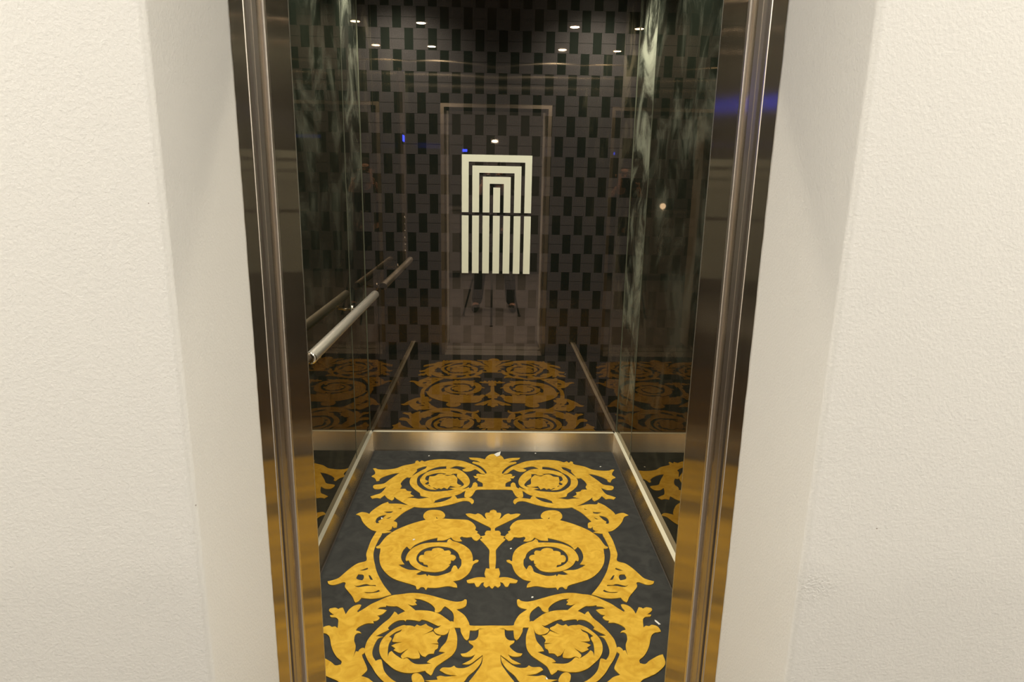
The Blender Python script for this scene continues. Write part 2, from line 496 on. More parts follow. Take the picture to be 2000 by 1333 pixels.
# ------------------------------------------------------------------ doorway: frame, landing doors, car doors, sills
for i, s in ((1, -1), (2, 1)):
    a, b = sorted((s * HO, s * (HO + 0.03)))
    t = box('trim_%d' % i, (a, b, Y_FRAME + 0.0005, 1.150, 0.0, DOOR_H + 0.03), M['polished'])
    tag(t, kind='structure')
    a, b = sorted((s * (HO - 0.0012), s * (HO + 0.012)))
    box('rounded_edge', (a, b, 1.1505, 1.1625, 0.0, DOOR_H), M['bright'], t, bevel=0.004, seg=3)
    # opened landing door: only its leading edge shows
    a, b = sorted((s * (HO + 0.001), s * (HO + 0.44)))
    d = box('door_%d' % i, (a, b, 1.178, 1.216, 0.012, DOOR_H + 0.05), M['satin'])
    tag(d, kind='structure')
    a, b = sorted((s * (HO + 0.0), s * (HO + 0.004)))
    box('door_edge_rib', (a, b, 1.192, 1.198, 0.012, DOOR_H + 0.05), M['satin'], d)
    # opened car door
    a, b = sorted((s * (HO + 0.004), s * (HO + 0.44)))
    d2 = box('door_%d' % (i + 2), (a, b, 1.222, 1.258, 0.012, DOOR_H + 0.05), M['polished'])
    tag(d2, kind='structure')
    a, b = sorted((s * (HO - 0.003), s * (HO + 0.006)))
    box('edge_strip', (a, b, 1.245, 1.258, 0.012, DOOR_H + 0.05), M['bright'], d2, bevel=0.003, seg=3)
    # fixed post at the car entrance
    a, b = sorted((s * HO, s * (HO + 0.03)))
    box('entrance_post', (a, b, 1.262, Y_FRONT - 0.0005, 0.0, DOOR_H), M['polished'], t)
    a, b = sorted((s * (HO + 0.028), s * (HO + 0.032)))
    box('pocket_back', (a, b, 1.150, 1.178, 0.0, DOOR_H), M['gap'], t)
t = tag(box('trim_3', (-HO, HO, Y_FRAME + 0.0005, 1.150, DOOR_H, DOOR_H + 0.12), M['polished']), kind='structure')
box('door_track_cover', (-HO, HO, 1.16, 1.345, DOOR_H + 0.03, DOOR_H + 0.09), M['gap'], t)
def sill(name, y0, y1):
    o = tag(box(name, (-HO, HO, y0, y1, -0.03, -0.004), M['alu']), kind='structure')
    n = 5
    w_ = (y1 - y0) / n
    for k in range(n):
        box('sill_rib', (-HO, HO, y0 + k * w_ + 0.002, y0 + (k + 1) * w_ - 0.003, -0.004, 0.002), M['alu'], o)
sill('trim_4', 1.101, 1.222)
sill('trim_5', 1.250, 1.428)

# ------------------------------------------------------------------ carpet with its gold scrollwork (floor coordinates in mm, left half; the right half mirrors it)
MOTIF = [
    ('scroll_back', [(-634,3247),(-621,3250),(-604,3237),(-567,3234),(-517,3249),(-480,3285),(-426,3314),(-422,3343),(-412,3353),(-400,3332),(-390,3353),(-374,3338),(-335,3362),(-277,3371),(-218,3364),(-169,3349),(-129,3318),(-90,3279),(-61,3234),(-42,3189),(-65,3196),(-84,3229),(-99,3247),(-126,3219),(-154,3219),(-167,3239),(-146,3258),(-176,3278),(-204,3283),(-227,3260),(-235,3243),(-250,3252),(-252,3281),(-285,3276),(-316,3258),(-344,3226),(-352,3209),(-378,3176),(-390,3134),(-382,3063),(-353,3014),(-320,2990),(-280,2986),(-228,2996),(-181,3013),(-146,3016),(-124,3036),(-124,3006),(-145,2992),(-166,2963),(-203,2937),(-245,2920),(-277,2895),(-281,2888),(-294,2897),(-309,2920),(-340,2933),(-354,2943),(-361,2971),(-387,3004),(-414,3052),(-425,3103),(-421,3150),(-429,3139),(-444,3144),(-458,3113),(-466,3072),(-457,3042),(-462,3013),(-436,3013),(-425,2994),(-402,2985),(-404,2961),(-384,2938),(-416,2919),(-381,2917),(-355,2910),(-309,2920),(-281,2888),(-287,2868),(-242,2884),(-210,2916),(-199,2944),(-186,2939),(-176,2912),(-142,2921),(-116,2922),(-99,2903),(-96,2876),(-104,2858),(-119,2885),(-149,2889),(-198,2858),(-259,2831),(-321,2822),(-371,2830),(-407,2852),(-456,2900),(-479,2932),(-476,2909),(-484,2891),(-508,2914),(-526,2946),(-542,2911),(-560,2918),(-580,2910),(-592,2931),(-570,2950),(-551,2964),(-539,2998),(-532,3037),(-558,3012),(-585,3012),(-597,3036),(-592,3056),(-550,3071),(-530,3112),(-509,3154),(-487,3197),(-518,3186),(-555,3158),(-577,3127),(-578,3106),(-590,3096),(-605,3132),(-625,3152),(-613,3179),(-616,3206)],
     [[(-354,3280),(-374,3274),(-403,3244),(-401,3222),(-417,3171),(-420,3157),(-379,3226),(-360,3251)]]),
    ('ring_back', [(-373,3103),(-371,3145),(-351,3198),(-314,3231),(-250,3249),(-193,3246),(-148,3190),(-123,3116),(-127,3056),(-155,3018),(-190,3009),(-221,3025),(-182,3035),(-160,3043),(-150,3065),(-168,3111),(-188,3147),(-190,3189),(-213,3189),(-226,3173),(-259,3178),(-246,3191),(-293,3197),(-332,3172),(-347,3156),(-348,3119),(-332,3099),(-345,3073),(-328,3053),(-296,3019),(-282,3005),(-322,3014),(-352,3053)],
     []),
    ('rosette_back', [(-331,3104),(-330,3156),(-304,3161),(-287,3183),(-264,3183),(-239,3162),(-208,3178),(-187,3136),(-184,3075),(-161,3055),(-182,3035),(-218,3050),(-230,3013),(-248,3030),(-260,3013),(-272,3024),(-282,3013),(-297,3029),(-312,3024),(-319,3054),(-337,3058),(-325,3073)],
     []),
    ('leaf_back', [(-142,2932),(-140,2987),(-128,3016),(-111,3036),(-104,3081),(-92,3091),(-83,3071),(-82,3041),(9,3039),(9,3011),(-82,3008),(-96,2978),(-108,2940),(-125,2921)],
     []),
    ('palmette_back', [(7,3448),(-19,3439),(-39,3408),(-48,3372),(-83,3390),(-137,3395),(-126,3371),(-92,3354),(-72,3331),(-111,3342),(-115,3324),(-81,3296),(-56,3257),(-37,3202),(-51,3180),(-83,3191),(-92,3174),(-83,3159),(-106,3164),(-96,3137),(-78,3138),(-84,3112),(-58,3081),(-56,3036),(5,3032)],
     []),
    ('tulip_back', [(-398,2843),(-450,2860),(-490,2860),(-499,2878),(-524,2855),(-547,2816),(-562,2782),(-566,2761),(-584,2773),(-606,2777),(-626,2756),(-604,2740),(-586,2696),(-563,2657),(-534,2622),(-508,2608),(-482,2593),(-442,2603),(-471,2619),(-455,2615),(-446,2630),(-447,2654),(-439,2638),(-426,2642),(-430,2681),(-448,2697),(-414,2774),(-371,2830)],
     [[(-527,2696),(-524,2728),(-507,2747),(-488,2752),(-494,2737),(-504,2712),(-515,2696),(-508,2680),(-520,2677)],[(-505,2782),(-464,2787),(-467,2774),(-486,2770)],[(-483,2719),(-462,2739),(-471,2719)],[(-443,2808),(-428,2819),(-428,2808)]]),
    ('tulip_side', [(-508,2608),(-518,2536),(-520,2460),(-519,2426),(-510,2381),(-540,2362),(-562,2330),(-579,2294),(-593,2264),(-610,2250),(-630,2241),(-622,2224),(-603,2218),(-584,2227),(-570,2236),(-560,2230),(-558,2207),(-541,2180),(-518,2147),(-506,2121),(-500,2111),(-490,2120),(-484,2139),(-448,2134),(-416,2139),(-395,2150),(-378,2158),(-416,2218),(-452,2294),(-472,2355),(-489,2420),(-493,2473),(-488,2536),(-482,2591)],
     [[(-524,2312),(-496,2332),(-494,2321),(-510,2312)],[(-527,2264),(-524,2287),(-505,2284),(-498,2264),(-501,2247),(-519,2253)],[(-484,2282),(-477,2279),(-461,2250),(-472,2253)],[(-530,2221),(-515,2212),(-484,2224),(-466,2217),(-446,2218),(-443,2210),(-475,2212),(-510,2204)],[(-482,2174),(-448,2174),(-430,2187),(-423,2180),(-434,2171),(-467,2167)]]),
    ('curl_middle', [(-301,2682),(-303,2702),(-318,2730),(-319,2763),(-305,2792),(-277,2801),(-244,2792),(-225,2763),(-223,2734),(-234,2720),(-250,2718),(-262,2738),(-258,2714),(-250,2690)],
     []),
    ('scroll_middle', [(-58,2559),(-65,2585),(-75,2596),(-71,2607),(-83,2622),(-80,2642),(-92,2677),(-113,2704),(-133,2711),(-190,2716),(-250,2720),(-309,2707),(-369,2671),(-418,2628),(-441,2598),(-462,2558),(-478,2497),(-489,2484),(-483,2473),(-469,2473),(-466,2446),(-463,2407),(-451,2356),(-430,2312),(-404,2276),(-377,2253),(-344,2236),(-298,2213),(-290,2193),(-282,2193),(-275,2204),(-263,2201),(-255,2185),(-250,2201),(-216,2200),(-177,2210),(-153,2204),(-139,2201),(-144,2224),(-158,2241),(-128,2253),(-102,2288),(-90,2325),(-83,2356),(-66,2372),(-63,2385),(-74,2388),(-86,2378),(-133,2394),(-131,2350),(-142,2319),(-144,2325),(-152,2346),(-161,2346),(-167,2325),(-172,2303),(-199,2285),(-222,2276),(-247,2279),(-254,2285),(-258,2273),(-265,2288),(-288,2282),(-303,2288),(-284,2309),(-306,2315),(-334,2318),(-360,2334),(-379,2352),(-356,2356),(-371,2387),(-377,2420),(-373,2460),(-362,2487),(-355,2474),(-346,2463),(-333,2494),(-310,2519),(-278,2540),(-241,2556),(-241,2533),(-210,2537),(-184,2559),(-172,2537),(-152,2527),(-136,2530),(-146,2555),(-139,2566),(-120,2559),(-97,2563),(-86,2538),(-73,2532)],
     []),
    ('ring_middle', [(-86,2375),(-89,2420),(-101,2461),(-125,2495),(-156,2520),(-175,2530),(-188,2548),(-196,2537),(-199,2519),(-242,2519),(-290,2512),(-325,2488),(-344,2460),(-354,2426),(-356,2394),(-352,2378),(-342,2384),(-331,2356),(-311,2331),(-285,2312),(-249,2303),(-221,2303),(-194,2316),(-175,2350),(-190,2350),(-227,2331),(-259,2334),(-284,2346),(-304,2368),(-313,2394),(-311,2427),(-296,2460),(-269,2481),(-236,2488),(-206,2484),(-175,2471),(-148,2437),(-133,2391)],
     []),
    ('rosette_middle', [(-304,2400),(-299,2420),(-285,2423),(-285,2443),(-274,2453),(-257,2454),(-253,2470),(-231,2477),(-212,2467),(-204,2454),(-186,2457),(-177,2440),(-180,2427),(-162,2420),(-155,2401),(-163,2381),(-174,2384),(-174,2362),(-189,2346),(-226,2325),(-259,2334),(-264,2349),(-280,2356),(-283,2368),(-298,2375)],
     []),
    ('column_middle', [(-1,2807),(-17,2794),(-21,2777),(-38,2773),(-41,2748),(-33,2715),(-45,2731),(-58,2756),(-74,2768),(-86,2760),(-111,2768),(-130,2764),(-118,2739),(-85,2707),(-52,2675),(-17,2640),(-15,2614),(-32,2614),(-40,2595),(-40,2576),(-59,2569),(-51,2554),(-60,2543),(-43,2511),(-27,2477),(-20,2456),(-21,2394),(-19,2325),(-33,2328),(-38,2294),(-36,2276),(-33,2264),(-50,2268),(-74,2264),(-106,2247),(-100,2230),(-76,2230),(-69,2207),(-59,2207),(-49,2230),(-39,2235),(-41,2215),(-32,2201),(-19,2212),(-12,2196),(-3,2201)],
     []),
    ('scroll_front', [(-101,2125),(-108,2130),(-116,2120),(-135,2115),(-158,2120),(-195,2136),(-239,2155),(-279,2166),(-312,2167),(-344,2160),(-370,2155),(-394,2142),(-417,2123),(-442,2102),(-460,2079),(-479,2057),(-484,2062),(-478,2079),(-476,2097),(-486,2100),(-503,2090),(-515,2069),(-520,2045),(-527,2059),(-538,2082),(-547,2080),(-552,2074),(-566,2082),(-583,2077),(-583,2065),(-570,2050),(-560,2042),(-574,2040),(-568,2030),(-552,2028),(-540,2016),(-535,1992),(-532,1971),(-542,1980),(-553,1978),(-564,1985),(-580,1978),(-586,1964),(-587,1950),(-576,1946),(-565,1944),(-552,1932),(-542,1910),(-533,1884),(-519,1855),(-502,1830),(-484,1812),(-483,1798),(-499,1794),(-517,1810),(-550,1832),(-566,1838),(-563,1794),(-529,1757),(-501,1740),(-473,1724),(-450,1692),(-416,1681),(-368,1684),(-360,1710),(-376,1728),(-389,1739),(-410,1747),(-399,1766),(-397,1778),(-409,1805),(-421,1829),(-425,1842),(-419,1850),(-423,1871),(-431,1873),(-438,1865),(-440,1856),(-448,1858),(-451,1830),(-451,1858),(-454,1884),(-464,1910),(-466,1936),(-459,1946),(-447,1945),(-455,1954),(-468,1959),(-465,1973),(-452,1987),(-436,1996),(-414,1996),(-419,2008),(-407,2010),(-399,2025),(-410,2037),(-394,2044),(-381,2067),(-396,2072),(-415,2074),(-407,2084),(-387,2087),(-388,2097),(-397,2102),(-383,2093),(-360,2089),(-348,2089),(-323,2069),(-308,2056),(-278,2064),(-300,2089),(-312,2102),(-294,2094),(-278,2099),(-286,2112),(-281,2120),(-292,2133),(-266,2128),(-234,2107),(-213,2079),(-211,2059),(-200,2054),(-189,2064),(-184,2079),(-177,2089),(-162,2074),(-148,2054),(-142,2029),(-140,2000),(-118,1972),(-114,1949),(-101,1917),(-93,1908),(-86,1919),(-84,1958),(-63,1958),(-48,1967),(-8,1962),(-8,1983),(-82,1983),(-89,2000),(-106,2039),(-136,2071),(-114,2079),(-102,2094)],
     []),
    ('stem_front', [(-147,1990),(-154,2005),(-171,2024),(-194,2046),(-224,2061),(-253,2066),(-281,2066),(-312,2063),(-338,2042),(-346,2054),(-353,2059),(-357,2044),(-366,2020),(-381,1998),(-395,1973),(-408,1945),(-420,1910),(-422,1875),(-418,1850),(-403,1817),(-383,1785),(-364,1754),(-337,1723),(-308,1706),(-274,1694),(-264,1702),(-302,1723),(-327,1746),(-345,1773),(-359,1817),(-367,1819),(-377,1813),(-389,1833),(-395,1858),(-393,1892),(-386,1918),(-371,1927),(-397,1930),(-378,1945),(-357,1963),(-362,1973),(-350,1996),(-334,2010),(-315,2013),(-308,2005),(-303,2015),(-278,2012),(-259,2007),(-252,2015),(-231,2007),(-208,1991),(-192,1981),(-182,1984),(-160,1963)],
     []),
    ('ring_front', [(-154,2005),(-138,2000),(-118,1972),(-137,1972),(-127,1935),(-124,1900),(-126,1865),(-138,1836),(-164,1808),(-185,1784),(-194,1753),(-198,1749),(-212,1761),(-217,1769),(-244,1761),(-277,1760),(-309,1773),(-335,1797),(-359,1825),(-373,1858),(-376,1892),(-369,1923),(-355,1947),(-337,1970),(-312,1986),(-299,1982),(-318,1961),(-334,1950),(-352,1927),(-342,1918),(-347,1892),(-346,1862),(-341,1829),(-340,1850),(-333,1858),(-319,1841),(-293,1821),(-280,1825),(-264,1808),(-248,1798),(-226,1797),(-201,1800),(-215,1806),(-205,1820),(-181,1836),(-159,1851),(-181,1855),(-175,1874),(-160,1904),(-155,1944),(-153,1970),(-159,1944),(-174,1935),(-195,1942),(-206,1958),(-203,1967),(-192,1972),(-182,1984)],
     []),
    ('rosette_front', [(-273,1977),(-266,1989),(-253,1982),(-236,1993),(-226,1981),(-210,1970),(-212,1959),(-240,1936),(-208,1954),(-195,1935),(-179,1931),(-190,1909),(-185,1893),(-212,1892),(-185,1887),(-186,1870),(-194,1861),(-196,1845),(-213,1843),(-222,1830),(-235,1837),(-250,1864),(-240,1837),(-240,1824),(-262,1822),(-280,1829),(-293,1821),(-300,1837),(-280,1870),(-295,1856),(-306,1849),(-328,1862),(-323,1870),(-338,1883),(-323,1894),(-304,1900),(-330,1901),(-338,1905),(-336,1923),(-333,1940),(-317,1954),(-311,1977),(-299,1984),(-281,1982)],
     []),
    ('palmette_front', [(-8,1971),(-54,1962),(-56,1926),(-68,1908),(-86,1906),(-84,1895),(-70,1880),(-76,1865),(-92,1848),(-110,1844),(-103,1832),(-80,1830),(-63,1840),(-74,1819),(-94,1803),(-103,1797),(-79,1797),(-57,1819),(-39,1838),(-41,1799),(-56,1764),(-72,1734),(-79,1721),(-91,1679),(-70,1665),(-48,1679),(-27,1650),(-8,1643)],
     []),
    ('leaf_front', [(-40,1832),(-44,1803),(-60,1772),(-82,1745),(-96,1719),(-129,1690),(-162,1694),(-193,1719),(-213,1727),(-175,1730),(-179,1742),(-168,1747),(-149,1743),(-116,1747),(-147,1753),(-164,1764),(-172,1770),(-163,1782),(-140,1782),(-128,1790),(-118,1780),(-95,1780),(-76,1791),(-54,1815)],
     []),
    ('bud_front', [(-255,1738),(-254,1752),(-244,1759),(-230,1753),(-220,1738),(-215,1720),(-227,1701),(-247,1716)],
     []),
]


def smooth_loop(pts, sub=4):
    n = len(pts); out = []
    P = [Vector((a / 1000.0, b / 1000.0)) for a, b in pts]
    corner = []
    for i in range(n):
        a = P[i] - P[i-1]; b = P[(i+1) % n] - P[i]
        corner.append(a.length < 1e-6 or b.length < 1e-6 or a.angle(b) > math.radians(72))
    for i in range(n):
        p0, p1, p2, p3 = P[i-1], P[i], P[(i+1) % n], P[(i+2) % n]
        t1 = (p2 - p0) * 0.5; t2 = (p3 - p1) * 0.5
        if corner[i]: t1 = (p2 - p1) * 0.6
        if corner[(i+1) % n]: t2 = (p2 - p1) * 0.6
        ln = (p2 - p1).length
        if t1.length > ln * 1.3: t1 = t1.normalized() * ln * 1.3
        if t2.length > ln * 1.3: t2 = t2.normalized() * ln * 1.3
        for k in range(sub):
            t = k / sub
            h00 = 2*t**3 - 3*t**2 + 1; h10 = t**3 - 2*t**2 + t; h01 = -2*t**3 + 3*t**2; h11 = t**3 - t**2
            q = p1 * h00 + t1 * h10 + p2 * h01 + t2 * h11
            if not out or (q - out[-1]).length > 2e-4: out.append(q)
    if (out[0] - out[-1]).length < 2e-4: out.pop()
    return out

def winding(p, loop):
    w_ = 0
    for i in range(len(loop)):
        a, b = loop[i-1], loop[i]
        cr = (b.x - a.x) * (p.y - a.y) - (p.x - a.x) * (b.y - a.y)
        if a.y <= p.y < b.y and cr > 0: w_ += 1
        elif b.y <= p.y < a.y and cr < 0: w_ -= 1
    return w_

AXIS = ((1.0, -0.0104), (1.89, -0.0104), (2.20, -0.0091), (2.37, -0.0072), (2.74, -0.0048), (3.02, 0.0006), (3.43, 0.0044), (4.0, 0.0044))
def axis_x(y):
    for (ya, a), (yb, b) in zip(AXIS, AXIS[1:]):
        if y <= yb: return a + (b - a) * (y - ya) / (yb - ya)
    return AXIS[-1][1]
Z0, Z1 = 0.0055, 0.0085
layer = [0]
def motif_mesh(name, pts, holes, mirror=False, flip_y=None, clip_y=None):
    loops = [smooth_loop(pts)] + [smooth_loop(h_) for h_ in holes]
    vs_, es = [], []
    for lp in loops:
        b = len(vs_)
        vs_ += lp
        es += [(b + i, b + (i + 1) % len(lp)) for i in range(len(lp))]
    v2, e2, f2, *_ = geometry.delaunay_2d_cdt(vs_, es, [], 1, 1e-5)
    tris = []
    for f_ in f2:
        c = (v2[f_[0]] + v2[f_[1]] + v2[f_[2]]) / 3
        if winding(c, loops[0]) != 0 and not any(winding(c, h_) != 0 for h_ in loops[1:]): tris.append(tuple(f_))
    def tr(q):
        y = flip_y - q.y if flip_y is not None else q.y
        x = q.x
        if x > axis_x(q.y) - 0.002: x = axis_x(q.y) + 0.0008      # halves meet on the pattern's axis
        if mirror: x = 2 * axis_x(q.y) - x
        return x, y
    bm = bmesh.new()
    layer[0] += 1
    zt_ = Z1 + layer[0] * 0.00002
    top = [bm.verts.new((*tr(q), zt_)) for q in v2]
    for t_ in tris:
        try: bm.faces.new([top[i] for i in t_])
        except ValueError: pass
    bmesh.ops.delete(bm, geom=[v_ for v_ in bm.verts if not v_.link_faces], context='VERTS')
    if clip_y is not None:
        bmesh.ops.bisect_plane(bm, geom=list(bm.verts) + list(bm.edges) + list(bm.faces), plane_co=(0, clip_y, 0), plane_no=(0, 1, 0), clear_outer=True)
    bmesh.ops.recalc_face_normals(bm, faces=bm.faces)
    for f_ in bm.faces:
        if f_.normal.z < 0: f_.normal_flip()
    be = [e_ for e_ in bm.edges if len(e_.link_faces) == 1]
    ret = bmesh.ops.extrude_edge_only(bm, edges=be)
    for v_ in [g_ for g_ in ret['geom'] if isinstance(g_, bmesh.types.BMVert)]: v_.co.z = Z0
    me = bpy.data.meshes.new(name)
    bm.to_mesh(me); bm.free()
    return me

carpet = box('carpet', (-HW + 0.030, HW - 0.030, 1.434, Y_BACK - 0.024, 0.0004, 0.006), M['carpet'], bevel=0.0015)
tag(carpet, 'charcoal carpet with gold baroque scrollwork covering the lift floor', 'carpet')
for nm, pts, holes in MOTIF:
    part = 'gold_' + nm.split('_')[0]
    for mir in (False, True):
        link(part, motif_mesh(part, pts, holes, mir), M['gold'], carpet)
        if nm == 'palmette_back': link(part, motif_mesh(part, pts, holes, mir, 5.005, 1.66), M['gold'], carpet)
        if nm == 'scroll_back': link(part, motif_mesh(part, pts, holes, mir, 4.985, 1.70), M['gold'], carpet)

# ------------------------------------------------------------------ emblem on the rear glass
emb = tag(empty('wall_emblem', (0, Y_BACK - 0.001, 1.01)), 'white emblem of nested square arches over seven upright bars on the rear glass', 'emblem')
bw, gp = 0.0352, 0.01880
x0 = -(7 * bw + 6 * gp) / 2 - 0.0025
zb, zt = 1.0098, 1.6162
zl = zb + 0.301; zu = zl + 0.0166
EY0, EY1 = Y_BACK - 0.0024, Y_BACK - 0.0009
for k in range(7):
    xa = x0 + k * (bw + gp)
    box('upright_bar', (xa, xa + bw, EY0, EY1, zb, zl), M['emblem'], emb)
for k in range(3):
    xa = x0 + k * (bw + gp); xb = -0.005 - xa
    zk = zt - k * (bw + gp)
    mb = MB()
    outl = [(xa, zu), (xa, zk), (xb, zk), (xb, zu), (xb - bw, zu), (xb - bw, zk - bw), (xa + bw, zk - bw), (xa + bw, zu)]
    mb.v = [(a, EY0, b) for a, b in outl] + [(a, EY1, b) for a, b in outl]
    mb.f = [(0, 1, 6, 7), (1, 2, 5, 6), (2, 3, 4, 5), (8, 15, 14, 9), (9, 14, 13, 10), (10, 13, 12, 11)] + [(i, (i+1) % 8, 8 + (i+1) % 8, 8 + i) for i in range(8)]
    mb.build('square_arch', M['emblem'], emb)
xa = x0 + 3 * (bw + gp)
box('centre_bar', (xa, xa + bw, EY0, EY1, zu, zt - 3 * (bw + gp)), M['emblem'], emb)

# ------------------------------------------------------------------ handrail on the left wall
RX, RZ, RY0, RY1, RR = -0.6193, 0.9108, 2.132, 3.385, 0.0205
rail = tag(empty('handrail', (-HW, 2.75, RZ)), 'round stainless steel handrail bracketed to the left mirror wall', 'handrail')
b_ = MB().tube([(RX, RY0 + 0.004, RZ), (RX, RY1 - 0.004, RZ)], RR, 28, cap=False).build('rail', M['rail'], rail, smooth=True)
for y, s in ((RY0, -1), (RY1, 1)):
    MB().ring((RX, y - s * 0.004, RZ), (0, s, 0), [(RR, -0.002), (RR, 0.001), (RR * .93, 0.004), (RR * .45, 0.0045), (0.0005, 0.0046)], 28).build('end_cap', M['chrome'], rail, smooth=True)
for y in (RY0 + 0.15, RY1 - 0.22):
    br = MB().tube([(-HW + 0.006, y, RZ - 0.035), (-HW + 0.04, y, RZ - 0.037), (RX - 0.006, y, RZ - 0.034), (RX, y, RZ - 0.024), (RX, y, RZ - 0.010)], 0.0065, 14).build('bracket', M['chrome'], rail, smooth=True)
    MB().ring((-HW + 0.006, y, RZ - 0.035), (1, 0, 0), [(0.0005, 0.007), (0.018, 0.007), (0.021, 0.005), (0.022, 0.0002)], 24).build('wall_rose', M['chrome'], br, smooth=True)

# ------------------------------------------------------------------ control panel on the left wall beside the entrance
PXW = -HW + 0.006
cop = tag(empty('lift_control_panel', (PXW, 1.93, 0.85)), 'tall steel lift control panel with a blue display and a column of buttons', 'control panel')
box('face_plate', (PXW + 0.0002, PXW + 0.010, 1.80, 2.06, 0.84, 2.24), M['satin'], cop, bevel=0.002)
d_ = box('display_frame', (PXW + 0.010, PXW + 0.013, 1.86, 2.00, 1.730, 1.815), M['black_plastic'], cop)
box('display_screen', (PXW + 0.013, PXW + 0.0138, 1.875, 1.985, 1.750, 1.795), M['blue'], d_)
for k in range(6):
    z = 0.945 + k * 0.05
    bt = MB().ring((PXW + 0.010, 1.93, z), (1, 0, 0), [(0.020, 0.0), (0.020, 0.003), (0.0185, 0.004), (0.0160, 0.004), (0.0155, 0.002)], 24).build('button_ring', M['button'], cop, smooth=True)
    MB().ring((PXW + 0.010, 1.93, z), (1, 0, 0), [(0.0150, 0.0), (0.0150, 0.0055), (0.013, 0.0068), (0.0005, 0.007)], 24).build('button', M['button'], bt, smooth=True)

# ------------------------------------------------------------------ ceiling downlights in the car
def spot(name, loc, parent, watt, cone, radius, blend=0.6):
    d = bpy.data.lights.new(name, 'SPOT')
    d.energy = watt; d.spot_size = math.radians(cone); d.spot_blend = blend
    d.shadow_soft_size = radius; d.color = WARM
    o = bpy.data.objects.new(name, d); col.objects.link(o)
    o.location = loc
    o.parent = parent; o.matrix_parent_inverse = Matrix.Translation(-Vector(parent.location))
    return o
rows = ((1.704, 'nearest the doors'), (2.472, 'in the middle of the ceiling'), (3.24, 'nearest the rear glass'))
for y, where in rows:
    for x, side in ((-0.486, 'left'), (0.486, 'right')):
        dl = tag(empty('downlight', (x, y, CEIL)), 'small round ceiling downlight %s, %s side' % (where, side), 'ceiling light', 'downlights in the lift ceiling')
        MB().ring((x, y, CEIL), (0, 0, -1), [(0.0425, 0.0), (0.0425, 0.002), (0.040, 0.0045), (0.031, 0.0045), (0.0295, 0.0005)], 32).build('trim_ring', M['chrome'], dl, smooth=True)
        MB().ring((x, y, CEIL), (0, 0, -1), [(0.0005, 0.003), (0.0285, 0.003), (0.0285, 0.0002)], 32).build('lens', M['lens'], dl)
        spot('lamp', (x, y, CEIL - 0.009), dl, CAR_LAMP_W, 130, 0.024, 0.8)

# ------------------------------------------------------------------ lobby: lights, counter, wall lamps, screen
LOBBY_LIGHTS = ((0.0, -0.25, 0.50, 'in front of the lift doorway'), (-1.9, 0.05, 1.2, 'left of the lift doorway'), (1.9, 0.05, 1.15, 'right of the lift doorway'),
                (-1.1, -2.2, 0.5, 'behind the photographer, by the counter'), (1.1, -2.2, 0.5, 'behind the photographer, by the blue sign'))
if True:
    for x, y, pw, where in LOBBY_LIGHTS:
        dl = tag(empty('lobby_downlight', (x, y, L_CEIL)), 'large round lobby ceiling light %s' % where, 'ceiling light', 'round lights in the lobby ceiling')
        MB().ring((x, y, L_CEIL), (0, 0, -1), [(0.14, 0.0), (0.14, 0.006), (0.13, 0.012), (0.112, 0.012), (0.108, 0.002)], 40).build('trim_ring', M['lobby_ceiling'], dl, smooth=True)
        MB().ring((x, y, L_CEIL), (0, 0, -1), [(0.0005, 0.006), (0.107, 0.006), (0.107, 0.0005)], 40).build('diffuser', M['lobby_lens'], dl)
        ld = bpy.data.lights.new('lamp', 'AREA'); ld.shape = 'DISK'; ld.size = 0.2; ld.energy = LOBBY_LAMP_W * pw; ld.color = LOBBY_LIGHT
        lo = bpy.data.objects.new('lamp', ld); col.objects.link(lo); lo.location = (x, y, L_CEIL - 0.016)
        lo.parent = dl; lo.matrix_parent_inverse = Matrix.Translation(-Vector(dl.location))

def counter(name, x0_, x1_, label):
    o = tag(empty(name, ((x0_ + x1_) / 2, -3.35, 0)), label, 'counter')
    box('body', (x0_ + 0.03, x1_ - 0.03, L_FAR + 0.02, -3.16, 0.08, 1.03), M['lobby_grey'], o)
    box('plinth', (x0_ + 0.05, x1_ - 0.05, L_FAR + 0.04, -3.20, 0.0, 0.08), M['lobby_dark'], o)
    box('top', (x0_, x1_, L_FAR + 0.01, -3.12, 1.03, 1.07), M['lobby_grey'], o, bevel=0.006)
counter('lobby_counter', -2.45, -0.48, 'long grey counter against the dark far lobby wall')

wl = tag(empty('wall_lamp', (0.005, L_FAR, 2.057)), 'small oval white lamp high on the far lobby wall', 'wall lamp')
box('backplate', (-0.055, 0.065, L_FAR + 0.0005, L_FAR + 0.02, 2.02, 2.095), M['chrome'], wl, bevel=0.006)
g_ = MB().ring((0.005, L_FAR + 0.02, 2.057), (0, 1, 0), [(0.050, 0.0), (0.050, 0.02), (0.035, 0.035), (0.0005, 0.04)], 28).build('shade', M['white_lamp'], wl, smooth=True)
for v_ in g_.data.vertices: v_.co.z = 2.057 + (v_.co.z - 2.057) * 0.42
rl = tag(empty('wall_lamp', (-1.34, L_FAR + 0.9, 1.2)), 'round white globe lamp on the grey lobby counter', 'lamp')
rl.name = 'globe_lamp'
rl.location = (-1.24, -3.42, 1.07)
MB().ring((-1.24, -3.42, 1.0705), (0, 0, 1), [(0.0005, 0.0), (0.035, 0.0), (0.035, 0.006), (0.010, 0.010), (0.010, 0.03)], 28).build('base', M['chrome'], rl, smooth=True)
MB().ring((-1.24, -3.42, 1.13), (0, 0, 1), [(0.045 * math.sin(math.pi * k / 14) + 0.0003, -0.045 * math.cos(math.pi * k / 14)) for k in range(15)], 28).build('globe', M['white_lamp'], rl, smooth=True)
bs = tag(empty('lit_sign', (1.56, L_FAR, 2.07)), 'slim blue-lit sign bar on the far lobby wall', 'sign')
